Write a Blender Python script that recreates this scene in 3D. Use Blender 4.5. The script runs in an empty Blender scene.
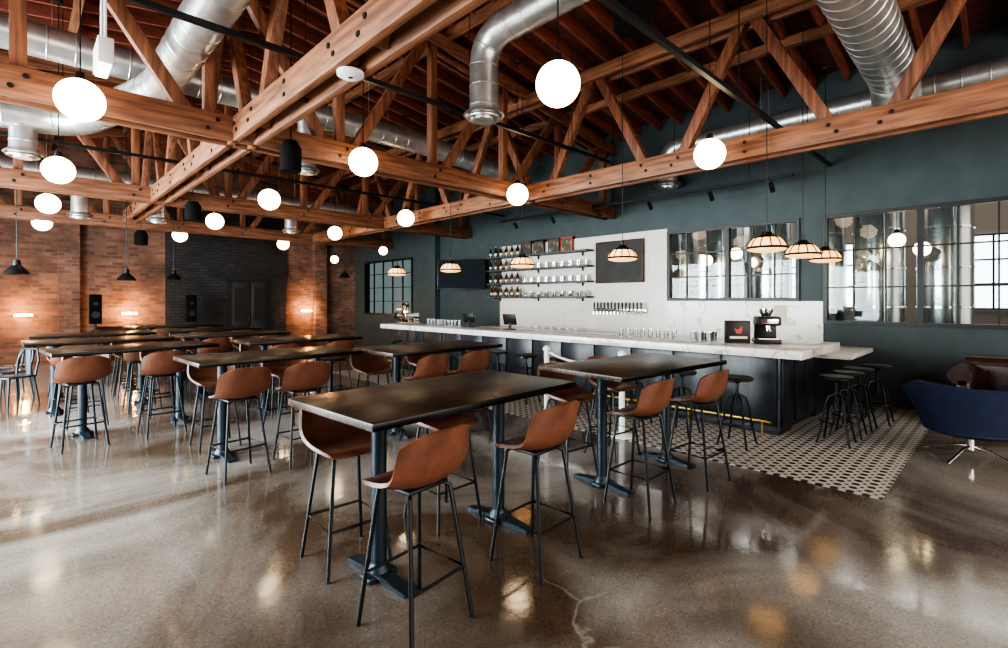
import bpy, bmesh, math, random
from mathutils import Vector, Matrix
random.seed(7)
S=bpy.context.scene
LINK=S.collection.objects.link
pi=math.pi

# ---------------------------------------------------------------- materials
def mat(name,col=(0.5,0.5,0.5),rough=0.5,metal=0.0,emit=None,es=0.0,noise=None,bump=0.0,bscale=40.0,coat=0.0,scale3=(1,1,1),spec=None):
    m=bpy.data.materials.new(name); m.use_nodes=True
    nt=m.node_tree; N=nt.nodes; L=nt.links
    b=N['Principled BSDF']
    b.inputs['Base Color'].default_value=(*col,1); b.inputs['Roughness'].default_value=rough
    b.inputs['Metallic'].default_value=metal
    if coat: b.inputs['Coat Weight'].default_value=coat
    if spec is not None: b.inputs['Specular IOR Level'].default_value=spec
    if emit: b.inputs['Emission Color'].default_value=(*emit,1); b.inputs['Emission Strength'].default_value=es
    tc=N.new('ShaderNodeTexCoord'); mp=N.new('ShaderNodeMapping'); mp.inputs['Scale'].default_value=scale3
    L.new(tc.outputs['Object'],mp.inputs['Vector'])
    if noise:
        col2,sc,lo,hi=noise
        n=N.new('ShaderNodeTexNoise'); n.inputs['Scale'].default_value=sc; n.inputs['Detail'].default_value=6
        L.new(mp.outputs[0],n.inputs['Vector'])
        r=N.new('ShaderNodeValToRGB'); r.color_ramp.elements[0].position=lo; r.color_ramp.elements[1].position=hi
        r.color_ramp.elements[0].color=(*col,1); r.color_ramp.elements[1].color=(*col2,1)
        L.new(n.outputs['Fac'],r.inputs['Fac']); L.new(r.outputs['Color'],b.inputs['Base Color'])
    if bump:
        n2=N.new('ShaderNodeTexNoise'); n2.inputs['Scale'].default_value=bscale; n2.inputs['Detail'].default_value=4
        L.new(mp.outputs[0],n2.inputs['Vector'])
        bp=N.new('ShaderNodeBump'); bp.inputs['Strength'].default_value=bump; bp.inputs['Distance'].default_value=0.01
        L.new(n2.outputs['Fac'],bp.inputs['Height']); L.new(bp.outputs[0],b.inputs['Normal'])
    return m

def wood(name,c1,c2,axis,rough=0.6):
    s=[14,14,14]; s[axis]=1.2
    return mat(name,c1,rough,noise=(c2,1.6,0.35,0.68),scale3=tuple(s),bump=0.25,bscale=3)

M_woodX=wood('timber_along_x',(0.105,0.038,0.019),(0.27,0.11,0.055),0)
M_woodY=wood('timber_along_y',(0.12,0.046,0.023),(0.31,0.132,0.066),1)
M_woodZ=wood('timber_web',(0.11,0.038,0.019),(0.27,0.105,0.052),2)
M_raft=wood('rafter_timber',(0.14,0.04,0.026),(0.31,0.09,0.053),0)
M_deck=wood('roof_deck',(0.075,0.026,0.017),(0.15,0.05,0.03),1,0.8)
M_teal=mat('teal_paint',(0.034,0.051,0.055),0.6,noise=((0.042,0.061,0.065),3,0.4,0.6),bump=0.05)
M_black=mat('black_metal',(0.012,0.012,0.013),0.4,metal=0.3)
M_cloth=mat('black_cover_cloth',(0.008,0.008,0.008),0.9,spec=0.1)
M_frame=mat('black_window_frame',(0.01,0.011,0.012),0.45)
M_post=mat('table_base_blueblack',(0.010,0.021,0.033),0.42,metal=0.2,bump=0.03)
M_chairleg=mat('stool_leg_steel',(0.008,0.011,0.015),0.4,metal=0.3)
M_leather=mat('tan_leather',(0.095,0.035,0.02),0.4,noise=((0.22,0.088,0.053),5,0.3,0.7),bump=0.12,bscale=60)
M_leatherdk=mat('brown_leather',(0.02,0.009,0.006),0.35,noise=((0.05,0.022,0.014),7,0.35,0.65),bump=0.15,bscale=30)
M_galv=mat('galvanised_duct',(0.42,0.42,0.42),0.34,metal=0.8,noise=((0.62,0.61,0.6),6,0.3,0.7),bump=0.08,bscale=20)
M_steel=mat('polished_steel',(0.6,0.6,0.6),0.25,metal=1.0)
M_chrome=mat('chrome',(0.75,0.75,0.75),0.12,metal=1.0)
M_brass=mat('brass',(0.75,0.48,0.14),0.28,metal=1.0)
M_globe=mat('opal_glass_lit',(0.9,0.87,0.8),0.3,emit=(1.0,0.74,0.44),es=8.5)
M_cream=mat('cream_glass_lit',(0.8,0.6,0.32),0.35,emit=(1.0,0.48,0.15),es=1.8)
M_bulb=mat('bulb_lit',(1,0.8,0.5),0.3,emit=(1.0,0.5,0.18),es=40)
M_blue=mat('navy_velvet',(0.006,0.012,0.04),0.75,noise=((0.009,0.02,0.06),12,0.3,0.7),bump=0.1)
M_white=mat('white_paint',(0.75,0.75,0.73),0.4)
M_barface=mat('bar_dark_panel',(0.010,0.013,0.018),0.35,noise=((0.03,0.036,0.046),2.0,0.4,0.7),scale3=(6,6,1),bump=0.05)
M_shelf=mat('shelf_grey_metal',(0.06,0.065,0.07),0.5)
M_screen=mat('dark_screen',(0.008,0.011,0.014),0.6,spec=0.05,emit=(0.06,0.09,0.11),es=0.12)
M_chalk=mat('chalkboard',(0.016,0.015,0.015),0.6,noise=((0.026,0.025,0.024),4,0.4,0.7))
M_rope=mat('white_rope',(0.7,0.68,0.62),0.8,bump=0.3,bscale=80)
M_bottle=mat('dark_bottle_glass',(0.014,0.012,0.01),0.12,coat=0.5)
M_bottle2=mat('amber_bottle_glass',(0.12,0.035,0.01),0.12,coat=0.5)
M_label=mat('bottle_label',(0.6,0.52,0.4),0.6)
M_red=mat('red_print',(0.4,0.05,0.03),0.5)
M_woodframe=wood('picture_frame_wood',(0.035,0.018,0.012),(0.08,0.04,0.025),1)

def topmat():
    m=bpy.data.materials.new('dark_tabletop_wood'); m.use_nodes=True; nt=m.node_tree; N=nt.nodes; L=nt.links; b=N['Principled BSDF']
    tc=N.new('ShaderNodeTexCoord'); mp=N.new('ShaderNodeMapping'); mp.inputs['Scale'].default_value=(1.5,22,8); L.new(tc.outputs['Object'],mp.inputs[0])
    n=N.new('ShaderNodeTexNoise'); n.inputs['Scale'].default_value=2.2; n.inputs['Detail'].default_value=8; L.new(mp.outputs[0],n.inputs[0])
    r=N.new('ShaderNodeValToRGB'); e=r.color_ramp.elements; e[0].position=0.38; e[0].color=(0.008,0.007,0.007,1); e[1].position=0.7; e[1].color=(0.12,0.075,0.052,1)
    L.new(n.outputs['Fac'],r.inputs[0])
    br=N.new('ShaderNodeTexBrick'); br.inputs['Scale'].default_value=1; br.inputs['Brick Width'].default_value=6; br.inputs['Row Height'].default_value=0.116; br.inputs['Mortar Size'].default_value=0.002
    br.inputs['Color1'].default_value=(1.4,1.4,1.4,1); br.inputs['Color2'].default_value=(0.5,0.5,0.5,1); br.inputs['Mortar'].default_value=(0.05,0.05,0.05,1)
    L.new(tc.outputs['Object'],br.inputs['Vector'])
    mx=N.new('ShaderNodeMix'); mx.data_type='RGBA'; mx.blend_type='MULTIPLY'; mx.inputs[0].default_value=1; L.new(r.outputs[0],mx.inputs[6]); L.new(br.outputs[0],mx.inputs[7])
    L.new(mx.outputs[2],b.inputs['Base Color']); b.inputs['Specular IOR Level'].default_value=0.3
    mr=N.new('ShaderNodeMapRange'); mr.inputs['To Min'].default_value=0.2; mr.inputs['To Max'].default_value=0.45; L.new(n.outputs['Fac'],mr.inputs[0]); L.new(mr.outputs[0],b.inputs['Roughness'])
    bp=N.new('ShaderNodeBump'); bp.inputs['Strength'].default_value=0.3; bp.inputs['Distance'].default_value=0.004; L.new(n.outputs['Fac'],bp.inputs['Height']); L.new(bp.outputs[0],b.inputs['Normal'])
    return m
M_top=topmat()

def glassmat(name,tint=(1,1,1),fac=0.1):
    m=bpy.data.materials.new(name); m.use_nodes=True; nt=m.node_tree; nt.nodes.clear()
    o=nt.nodes.new('ShaderNodeOutputMaterial'); t=nt.nodes.new('ShaderNodeBsdfTransparent'); g=nt.nodes.new('ShaderNodeBsdfGlossy')
    t.inputs[0].default_value=(*tint,1); g.inputs['Roughness'].default_value=0.03
    mx=nt.nodes.new('ShaderNodeMixShader'); mx.inputs[0].default_value=fac
    nt.links.new(t.outputs[0],mx.inputs[1]); nt.links.new(g.outputs[0],mx.inputs[2]); nt.links.new(mx.outputs[0],o.inputs[0]); return m
M_glass=glassmat('window_glass',(0.9,0.94,0.94),0.02)
M_tumbler=glassmat('tumbler_glass',(0.72,0.76,0.76),0.32)

def brickmat(name,c1,c2,mortar,rough=0.8):
    m=bpy.data.materials.new(name); m.use_nodes=True; nt=m.node_tree; N=nt.nodes; L=nt.links; b=N['Principled BSDF']
    tc=N.new('ShaderNodeTexCoord'); sp=N.new('ShaderNodeSeparateXYZ'); cb=N.new('ShaderNodeCombineXYZ')
    L.new(tc.outputs['Object'],sp.inputs[0]); L.new(sp.outputs['X'],cb.inputs[0]); L.new(sp.outputs['Z'],cb.inputs[1])
    br=N.new('ShaderNodeTexBrick'); br.inputs['Scale'].default_value=1.0
    br.inputs['Brick Width'].default_value=0.26; br.inputs['Row Height'].default_value=0.095; br.inputs['Mortar Size'].default_value=0.012
    br.inputs['Color1'].default_value=(*c1,1); br.inputs['Color2'].default_value=(*c2,1); br.inputs['Mortar'].default_value=(*mortar,1)
    br.inputs['Bias'].default_value=-0.1
    L.new(cb.outputs[0],br.inputs['Vector'])
    n=N.new('ShaderNodeTexNoise'); n.inputs['Scale'].default_value=1.5; n.inputs['Detail'].default_value=5
    L.new(tc.outputs['Object'],n.inputs['Vector'])
    mp=N.new('ShaderNodeMapRange'); mp.inputs['From Min'].default_value=0.3; mp.inputs['From Max'].default_value=0.7; mp.inputs['To Min'].default_value=0.5; mp.inputs['To Max'].default_value=1.35
    L.new(n.outputs['Fac'],mp.inputs['Value'])
    mx=N.new('ShaderNodeVectorMath'); mx.operation='SCALE'; L.new(br.outputs['Color'],mx.inputs[0]); L.new(mp.outputs[0],mx.inputs['Scale'])
    L.new(mx.outputs[0],b.inputs['Base Color']); b.inputs['Roughness'].default_value=rough
    bp=N.new('ShaderNodeBump'); bp.inputs['Strength'].default_value=0.6; bp.inputs['Distance'].default_value=0.01; bp.invert=True
    L.new(br.outputs['Fac'],bp.inputs['Height']); L.new(bp.outputs[0],b.inputs['Normal'])
    return m
M_brick=brickmat('red_brick',(0.25,0.115,0.075),(0.11,0.05,0.036),(0.15,0.115,0.095))
M_brickdk=brickmat('black_brick',(0.03,0.03,0.034),(0.014,0.015,0.018),(0.005,0.005,0.006),0.6)

def marble():
    m=bpy.data.materials.new('white_marble'); m.use_nodes=True; nt=m.node_tree; N=nt.nodes; L=nt.links; b=N['Principled BSDF']
    tc=N.new('ShaderNodeTexCoord'); n=N.new('ShaderNodeTexNoise'); n.inputs['Scale'].default_value=1.3; n.inputs['Detail'].default_value=8; n.inputs['Distortion'].default_value=1.2
    L.new(tc.outputs['Object'],n.inputs['Vector'])
    r=N.new('ShaderNodeValToRGB'); e=r.color_ramp.elements
    e[0].position=0.48; e[0].color=(0.66,0.64,0.61,1); e[1].position=0.52; e[1].color=(0.66,0.64,0.61,1)
    k=e.new(0.5); k.color=(0.34,0.33,0.32,1)
    L.new(n.outputs['Fac'],r.inputs['Fac']); L.new(r.outputs['Color'],b.inputs['Base Color']); b.inputs['Roughness'].default_value=0.25
    return m
M_marble=marble()

def whitetile():
    m=bpy.data.materials.new('white_tile_wall'); m.use_nodes=True; nt=m.node_tree; N=nt.nodes; L=nt.links; b=N['Principled BSDF']
    tc=N.new('ShaderNodeTexCoord'); sp=N.new('ShaderNodeSeparateXYZ'); cb=N.new('ShaderNodeCombineXYZ')
    L.new(tc.outputs['Object'],sp.inputs[0]); L.new(sp.outputs['Y'],cb.inputs[0]); L.new(sp.outputs['Z'],cb.inputs[1])
    br=N.new('ShaderNodeTexBrick'); br.inputs['Scale'].default_value=1; br.inputs['Brick Width'].default_value=0.9; br.inputs['Row Height'].default_value=0.45; br.inputs['Mortar Size'].default_value=0.003
    br.inputs['Color1'].default_value=(0.62,0.59,0.55,1); br.inputs['Color2'].default_value=(0.56,0.54,0.5,1); br.inputs['Mortar'].default_value=(0.34,0.34,0.33,1)
    L.new(cb.outputs[0],br.inputs['Vector']); L.new(br.outputs['Color'],b.inputs['Base Color']); b.inputs['Roughness'].default_value=0.3
    return m
M_wtile=whitetile()

def concrete():
    m=bpy.data.materials.new('polished_concrete'); m.use_nodes=True; nt=m.node_tree; N=nt.nodes; L=nt.links; b=N['Principled BSDF']
    tc=N.new('ShaderNodeTexCoord')
    def noise(sc,det=6,dist=0):
        n=N.new('ShaderNodeTexNoise'); n.inputs['Scale'].default_value=sc; n.inputs['Detail'].default_value=det; n.inputs['Distortion'].default_value=dist
        L.new(tc.outputs['Object'],n.inputs['Vector']); return n
    n1=noise(0.5,10,1.0); r1=N.new('ShaderNodeValToRGB'); e=r1.color_ramp.elements
    e[0].position=0.4; e[0].color=(0.075,0.05,0.034,1); e[1].position=0.64; e[1].color=(0.32,0.30,0.275,1)
    k=e.new(0.5); k.color=(0.175,0.15,0.128,1)
    L.new(n1.outputs['Fac'],r1.inputs['Fac'])
    v=N.new('ShaderNodeTexVoronoi'); v.inputs['Scale'].default_value=110; L.new(tc.outputs['Object'],v.inputs['Vector'])
    r2=N.new('ShaderNodeValToRGB'); e=r2.color_ramp.elements; e[0].position=0.0; e[0].color=(0.5,0.47,0.45,1); e[1].position=1; e[1].color=(1.6,1.52,1.45,1)
    k=e.new(0.8); k.color=(1,1,1,1); k=e.new(0.2); k.color=(0.93,0.93,0.93,1)
    sp=N.new('ShaderNodeSeparateColor'); L.new(v.outputs['Color'],sp.inputs[0]); L.new(sp.outputs[0],r2.inputs['Fac'])
    mx=N.new('ShaderNodeMix'); mx.data_type='RGBA'; mx.blend_type='MULTIPLY'; mx.inputs[0].default_value=0.55
    L.new(r1.outputs['Color'],mx.inputs[6]); L.new(r2.outputs['Color'],mx.inputs[7])
    v2=N.new('ShaderNodeTexVoronoi'); v2.feature='DISTANCE_TO_EDGE'; v2.inputs['Scale'].default_value=0.42
    nn=noise(2.0,5); add=N.new('ShaderNodeVectorMath'); add.operation='ADD'
    sc=N.new('ShaderNodeVectorMath'); sc.operation='SCALE'; sc.inputs['Scale'].default_value=0.5; L.new(nn.outputs['Color'],sc.inputs[0])
    L.new(tc.outputs['Object'],add.inputs[0]); L.new(sc.outputs[0],add.inputs[1]); L.new(add.outputs[0],v2.inputs['Vector'])
    r3=N.new('ShaderNodeValToRGB'); e=r3.color_ramp.elements; e[0].position=0.0; e[0].color=(0.7,0.7,0.7,1); e[1].position=0.005; e[1].color=(0,0,0,1)
    L.new(v2.outputs['Distance'],r3.inputs['Fac'])
    n4=noise(0.5,3); r4=N.new('ShaderNodeValToRGB'); r4.color_ramp.elements[0].position=0.5; r4.color_ramp.elements[1].position=0.58
    L.new(n4.outputs['Fac'],r4.inputs['Fac'])
    ml=N.new('ShaderNodeMath'); ml.operation='MULTIPLY'; L.new(r3.outputs['Color'],ml.inputs[0]); L.new(r4.outputs['Color'],ml.inputs[1])
    mx2=N.new('ShaderNodeMix'); mx2.data_type='RGBA'; L.new(ml.outputs[0],mx2.inputs[0]); L.new(mx.outputs[2],mx2.inputs[6]); mx2.inputs[7].default_value=(0.33,0.30,0.26,1)
    L.new(mx2.outputs[2],b.inputs['Base Color'])
    n5=noise(2.2,6); mr=N.new('ShaderNodeMapRange'); mr.inputs['From Min'].default_value=0.3; mr.inputs['From Max'].default_value=0.7; mr.inputs['To Min'].default_value=0.05; mr.inputs['To Max'].default_value=0.18
    L.new(n5.outputs['Fac'],mr.inputs['Value']); L.new(mr.outputs[0],b.inputs['Roughness'])
    b.inputs['Specular IOR Level'].default_value=0.95
    bp=N.new('ShaderNodeBump'); bp.inputs['Strength'].default_value=0.06; bp.inputs['Distance'].default_value=0.01; n6=noise(9,5); L.new(n6.outputs['Fac'],bp.inputs['Height']); L.new(bp.outputs[0],b.inputs['Normal'])
    return m
M_conc=concrete()

def starTile():
    m=bpy.data.materials.new('patterned_tile'); m.use_nodes=True; nt=m.node_tree; N=nt.nodes; L=nt.links; b=N['Principled BSDF']
    tc=N.new('ShaderNodeTexCoord'); P=0.115
    sp=N.new('ShaderNodeSeparateXYZ'); L.new(tc.outputs['Object'],sp.inputs[0])
    def mth(op,a,bv=None):
        n=N.new('ShaderNodeMath'); n.operation=op
        for i,q in enumerate((a,bv)):
            if q is None: continue
            if isinstance(q,(int,float)): n.inputs[i].default_value=q
            else: L.new(q,n.inputs[i])
        return n.outputs[0]
    def cell(off):
        x=mth('ABSOLUTE',mth('SUBTRACT',mth('FRACT',mth('ADD',mth('DIVIDE',sp.outputs['X'],P),off)),0.5))
        y=mth('ABSOLUTE',mth('SUBTRACT',mth('FRACT',mth('ADD',mth('DIVIDE',sp.outputs['Y'],P),off)),0.5))
        return x,y
    x,y=cell(0.0)
    mx_=mth('MAXIMUM',x,y); sm=mth('ADD',x,y)
    big=mth('LESS_THAN',mth('MAXIMUM',mx_,mth('MULTIPLY',sm,0.72)),0.28)
    x2,y2=cell(0.5)
    small=mth('LESS_THAN',mth('ADD',x2,y2),0.18)
    f=mth('MAXIMUM',big,small)
    mx=N.new('ShaderNodeMix'); mx.data_type='RGBA'; L.new(f,mx.inputs[0]); mx.inputs[6].default_value=(0.5,0.47,0.43,1); mx.inputs[7].default_value=(0.014,0.015,0.018,1)
    L.new(mx.outputs[2],b.inputs['Base Color']); b.inputs['Roughness'].default_value=0.4; b.inputs['Specular IOR Level'].default_value=0.3
    return m
M_tile=starTile()

# ---------------------------------------------------------------- geometry builder
class G:
    def __init__(s): s.bm=bmesh.new()
    def _app(s,t,mi):
        for f in t.faces: f.material_index=mi
        me=bpy.data.meshes.new('tmp'); t.to_mesh(me); t.free(); s.bm.from_mesh(me); bpy.data.meshes.remove(me); return s
    def box(s,c,d,mi=0,bev=0,rot=None,seg=2):
        t=bmesh.new(); bmesh.ops.create_cube(t,size=1.0); bmesh.ops.scale(t,vec=Vector(d),verts=t.verts)
        if bev: bmesh.ops.bevel(t,geom=t.edges[:],offset=bev,segments=seg,affect='EDGES',profile=0.5)
        if rot is not None: bmesh.ops.transform(t,matrix=rot.to_4x4(),verts=t.verts)
        bmesh.ops.translate(t,vec=Vector(c),verts=t.verts); return s._app(t,mi)
    def beam(s,p1,p2,w,h,mi=0,bev=0):
        p1=Vector(p1);p2=Vector(p2);d=p2-p1; x=d.normalized(); up=Vector((0,0,1))
        if abs(x.z)>0.999: up=Vector((0,1,0))
        y=up.cross(x).normalized(); z=x.cross(y)
        R=Matrix((x,y,z)).transposed()
        return s.box((p1+p2)/2,(d.length,w,h),mi,bev,R)
    def cyl(s,p1,p2,r1,r2=None,n=14,mi=0):
        if r2 is None: r2=r1
        p1=Vector(p1);p2=Vector(p2);d=p2-p1
        t=bmesh.new(); bmesh.ops.create_cone(t,cap_ends=True,segments=n,radius1=r1,radius2=r2,depth=d.length)
        q=Vector((0,0,1)).rotation_difference(d.normalized())
        bmesh.ops.transform(t,matrix=Matrix.Translation((p1+p2)/2)@q.to_matrix().to_4x4(),verts=t.verts); return s._app(t,mi)
    def sph(s,c,r,mi=0,sc=(1,1,1),u=24,v=14):
        t=bmesh.new(); bmesh.ops.create_uvsphere(t,u_segments=u,v_segments=v,radius=r); bmesh.ops.scale(t,vec=Vector(sc),verts=t.verts)
        bmesh.ops.translate(t,vec=Vector(c),verts=t.verts); return s._app(t,mi)
    def lathe(s,prof,loc=(0,0,0),n=24,mi=0):
        t=bmesh.new(); rings=[]
        for r,z in prof:
            if r<1e-5: rings.append([t.verts.new((loc[0],loc[1],loc[2]+z))])
            else: rings.append([t.verts.new((loc[0]+r*math.cos(2*pi*i/n),loc[1]+r*math.sin(2*pi*i/n),loc[2]+z)) for i in range(n)])
        for a,b in zip(rings,rings[1:]):
            for i in range(n):
                j=(i+1)%n
                if len(a)==1 and len(b)==1: continue
                if len(a)==1: t.faces.new((a[0],b[j],b[i]))
                elif len(b)==1: t.faces.new((a[i],a[j],b[0]))
                else: t.faces.new((a[i],a[j],b[j],b[i]))
        bmesh.ops.recalc_face_normals(t,faces=t.faces); return s._app(t,mi)
    def tube(s,pts,r,n=10,mi=0,closed=False):
        pts=[Vector(p) for p in pts]; t=bmesh.new(); rings=[]; m=len(pts); prev=None
        for i,p in enumerate(pts):
            if closed: d=pts[(i+1)%m]-pts[i-1]
            else: d=pts[min(i+1,m-1)]-pts[max(i-1,0)]
            d.normalize()
            if prev is None:
                a=Vector((0,0,1)) if abs(d.z)<0.9 else Vector((1,0,0)); x=d.cross(a).normalized()
            else:
                x=(prev-d*prev.dot(d)).normalized()
            prev=x; y=d.cross(x)
            rr=r[i] if isinstance(r,list) else r
            rings.append([t.verts.new(p+x*rr*math.cos(2*pi*k/n)+y*rr*math.sin(2*pi*k/n)) for k in range(n)])
        seq=list(zip(rings,rings[1:]))+([(rings[-1],rings[0])] if closed else [])
        for a,b in seq:
            for k in range(n):
                j=(k+1)%n; t.faces.new((a[k],a[j],b[j],b[k]))
        if not closed:
            t.faces.new(rings[0][::-1]); t.faces.new(rings[-1])
        bmesh.ops.recalc_face_normals(t,faces=t.faces); return s._app(t,mi)
    def grid(s,P,mi=0,thick=0.0):
        t=bmesh.new(); V=[[t.verts.new(p) for p in row] for row in P]
        for i in range(len(V)-1):
            for j in range(len(V[0])-1): t.faces.new((V[i][j],V[i][j+1],V[i+1][j+1],V[i+1][j]))
        bmesh.ops.recalc_face_normals(t,faces=t.faces)
        if thick: bmesh.ops.solidify(t,geom=t.faces[:],thickness=thick)
        bmesh.ops.recalc_face_normals(t,faces=t.faces)
        return s._app(t,mi)
    def poly(s,vs,fs,mi=0):
        t=bmesh.new(); V=[t.verts.new(v) for v in vs]
        for f in fs: t.faces.new([V[i] for i in f])
        bmesh.ops.recalc_face_normals(t,faces=t.faces); return s._app(t,mi)
    def obj(s,name,mats,parent=None,loc=(0,0,0),rz=0,label=None,cat=None,group=None,kind=None,ang=35):
        me=bpy.data.meshes.new(name); s.bm.to_mesh(me); s.bm.free()
        if not isinstance(mats,(list,tuple)): mats=[mats]
        for m in mats: me.materials.append(m)
        me.polygons.foreach_set('use_smooth',[True]*len(me.polygons)); me.set_sharp_from_angle(angle=math.radians(ang))
        o=bpy.data.objects.new(name,me); LINK(o); o.location=loc; o.rotation_euler=(0,0,rz)
        if parent: o.parent=parent
        if label: o['label']=label
        if cat: o['category']=cat
        if group: o['group']=group
        if kind: o['kind']=kind
        return o
def root(name,label,cat,loc=(0,0,0),rz=0,group=None):
    e=bpy.data.objects.new(name,None); e.empty_display_size=0.1; LINK(e); e.location=loc; e.rotation_euler=(0,0,rz)
    e['label']=label; e['category']=cat
    if group: e['group']=group
    return e
def clone(o,loc,rz=0,label=None,parent=None):
    c=o.copy(); LINK(c)
    if parent is None:
        c.location=loc; c.rotation_euler=(0,0,rz)
        if label: c['label']=label
    else: c.parent=parent
    for ch in o.children: clone(ch,None,parent=c)
    return c
def struct(o): o['kind']='structure'; return o

# ---------------------------------------------------------------- room shell
XW=9.6; XL=-3.6; YB=18.3; YN=-5.0
def deck(x): return 6.39-0.15*abs(x-3.0)
struct(G().box(((XL+XW)/2,(YN+YB)/2,-0.1),(XW-XL+0.4,YB-YN+0.4,0.2)).obj('floor',M_conc))
struct(G().box(((5.1+XW)/2,(0.75+10.9)/2,0.003),(XW-5.1,10.15,0.006)).obj('floor.001',M_tile))

def wall_x(name,x0,x1,y0,y1,z1,ops,m,ztop=None):
    g=G(); ops=sorted(ops); y=y0
    def b(a,c,za,zb):
        if c-a>1e-4 and zb-za>1e-4: g.box(((x0+x1)/2,(a+c)/2,(za+zb)/2),(x1-x0,c-a,zb-za))
    for ya,yb,za,zb in ops:
        b(y,ya,0,z1); b(ya,yb,0,za); b(ya,yb,zb,z1); y=yb
    b(y,y1,0,z1)
    return struct(g.obj(name,m))
W2=(-1.53,2.2,1.25,3.06); W1=(2.55,4.98,1.63,3.06); W3=(14.25,17.5,1.1,3.1)
wall_x('wall_right',XW,XW+0.2,YN,YB,deck(XW)+0.02,[W2,W1,W3],M_teal)
LW=[(3.4,7.6,0.15,3.4),(8.2,12.8,0.15,3.4)]
wall_x('wall_left',XL-0.2,XL,YN,YB,deck(XL)+0.02,LW,M_brick)
def gable(name,xa,xb,y,th,m,z0=0):
    xs=[xa]+([3.0] if xa<3.0<xb else [])+[xb]; g=G()
    for a,b in zip(xs,xs[1:]):
        v=[(a,y,z0),(b,y,z0),(b,y,deck(b)),(a,y,deck(a)),(a,y+th,z0),(b,y+th,z0),(b,y+th,deck(b)),(a,y+th,deck(a))]
        g.poly(v,[(0,1,2,3),(4,5,6,7),(0,1,5,4),(3,2,6,7),(0,3,7,4),(1,2,6,5)])
    return struct(g.obj(name,m))
gable('wall_back',XL,XW,YB,0.2,M_brick)
g=G(); g.box(((3.25+6.87)/2,YB-0.06,2.4),(6.87-3.25,0.12,4.8)); struct(g.obj('wall_back.001',M_brickdk))
for i,xp in enumerate([1.0,8.1]):
    struct(G().box((xp,YB-0.12,2.2),(0.45,0.24,4.4)).obj('trim_%d'%(i+1),M_brick))
g=G(); g.box((5.02,YB-0.15,1.15),(0.08,0.08,2.3)).box((6.32,YB-0.15,1.15),(0.08,0.08,2.3)).box((5.67,YB-0.15,2.32),(1.38,0.08,0.08))
d=struct(g.obj('door_1',M_frame))
M_door=mat('door_dark',(0.022,0.022,0.024),0.5)
for k in (0,1):
    G().box((5.36+0.62*k,YB-0.14,1.14),(0.6,0.04,2.26),bev=0.008).box((5.36+0.62*k,YB-0.165,1.5),(0.4,0.012,1.1),1).obj('door_leaf',[M_door,M_frame],parent=d)
    G().cyl((5.62+0.1*k,YB-0.19,0.95),(5.62+0.1*k,YB-0.19,1.2),0.012).obj('handle',M_black,parent=d)
struct(G().box((XW-0.015,-1.1,0.08),(0.03,5.0,0.16)).obj('baseboard_right',M_teal))
struct(G().box((XW-0.1,12.9,2.62),(0.2,0.35,5.2)).obj('trim_3',M_teal))

g=G()
for a,b in ((XL-0.2,3.0),(3.0,XW+0.2)):
    v=[(a,YN,deck(a)),(b,YN,deck(b)),(b,YB,deck(b)),(a,YB,deck(a))]
    g.poly(v+[(p[0],p[1],p[2]+0.06) for p in v],[(0,1,2,3),(4,5,6,7),(0,1,5,4),(1,2,6,5),(2,3,7,6),(3,0,4,7)])
ceil=struct(g.obj('ceiling',M_deck))
gr=[]
for a,b in ((XL,2.99),(3.01,XW)):
    gg=G(); gg.beam((a,0,deck(a)-0.11),(b,0,deck(b)-0.11),0.05,0.21); gr.append(gg.obj('rafter',M_raft,parent=ceil,loc=(0,YN+0.3,0)))
y=YN+0.75
while y<YB-0.1:
    for o in gr:
        c=o.copy(); LINK(c); c.location=(0,y,0)
    y+=0.47
for x in (-1.6,0.6,4.9,8.0):
    G().box((x,(YN+YB)/2,deck(x)-0.25),(0.09,YB-YN-0.1,0.14)).obj('purlin',M_woodY,parent=ceil)

# ---------------------------------------------------------------- trusses
ZB=3.47
def chord2(g,p1,p2,axis,w=0.07,h=0.28,gap=0.11):
    off=Vector((0,gap,0)) if axis==0 else Vector((gap,0,0))
    g.beam(Vector(p1)+off,Vector(p2)+off,w,h,bev=0.006); g.beam(Vector(p1)-off,Vector(p2)-off,w,h,bev=0.006)
boltm={}
def bolts(r,pts,axis):
    for p in pts:
        if axis not in boltm:
            q=Vector((0,0.155,0)) if axis==0 else Vector((0.155,0,0))
            o=G().cyl(-q,q,0.024,n=8).obj('bolt',M_black,parent=r,loc=p); boltm[axis]=o
        else:
            c=boltm[axis].copy(); LINK(c); c.parent=r; c.location=p
def truss_x(Y):
    r=root('roof_truss','brown timber roof truss with bolted double bottom chord spanning the hall','truss',(0,Y,ZB),group='timber roof trusses')
    g=G(); chord2(g,(XL+0.02,0,0.14),(XW-0.02,0,0.14),0); g.obj('bottom_chord',M_woodX,parent=r)
    for a,b in ((XL+0.02,3.0),(3.0,XW-0.02)):
        g=G(); chord2(g,(a,0,deck(a)-ZB-0.42),(b,0,deck(b)-ZB-0.42),0,h=0.2); g.obj('top_chord',M_woodX,parent=r)
    xs=[XL+0.5+1.55*i for i in range(9)]
    bp=[]
    for i,x in enumerate(xs):
        zt=deck(x)-ZB-0.42
        G().beam((x,0,0.03),(x,0,zt),0.12,0.12,bev=0.005).obj('web_post',M_woodZ,parent=r)
        bp+= [(x-0.05,0,0.09),(x+0.05,0,0.2)]
        if i<8:
            x2=xs[i+1]
            if x<2.6 and i>0: p=(x2-0.12,0,0.1); q=(x+0.12,0,zt)
            else: p=(x+0.12,0,0.1); q=(x2-0.12,0,deck(x2)-ZB-0.42)
            G().beam(p,q,0.1,0.14,bev=0.005).obj('web_brace',M_woodZ,parent=r)
    bolts(r,bp,0)
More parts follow.
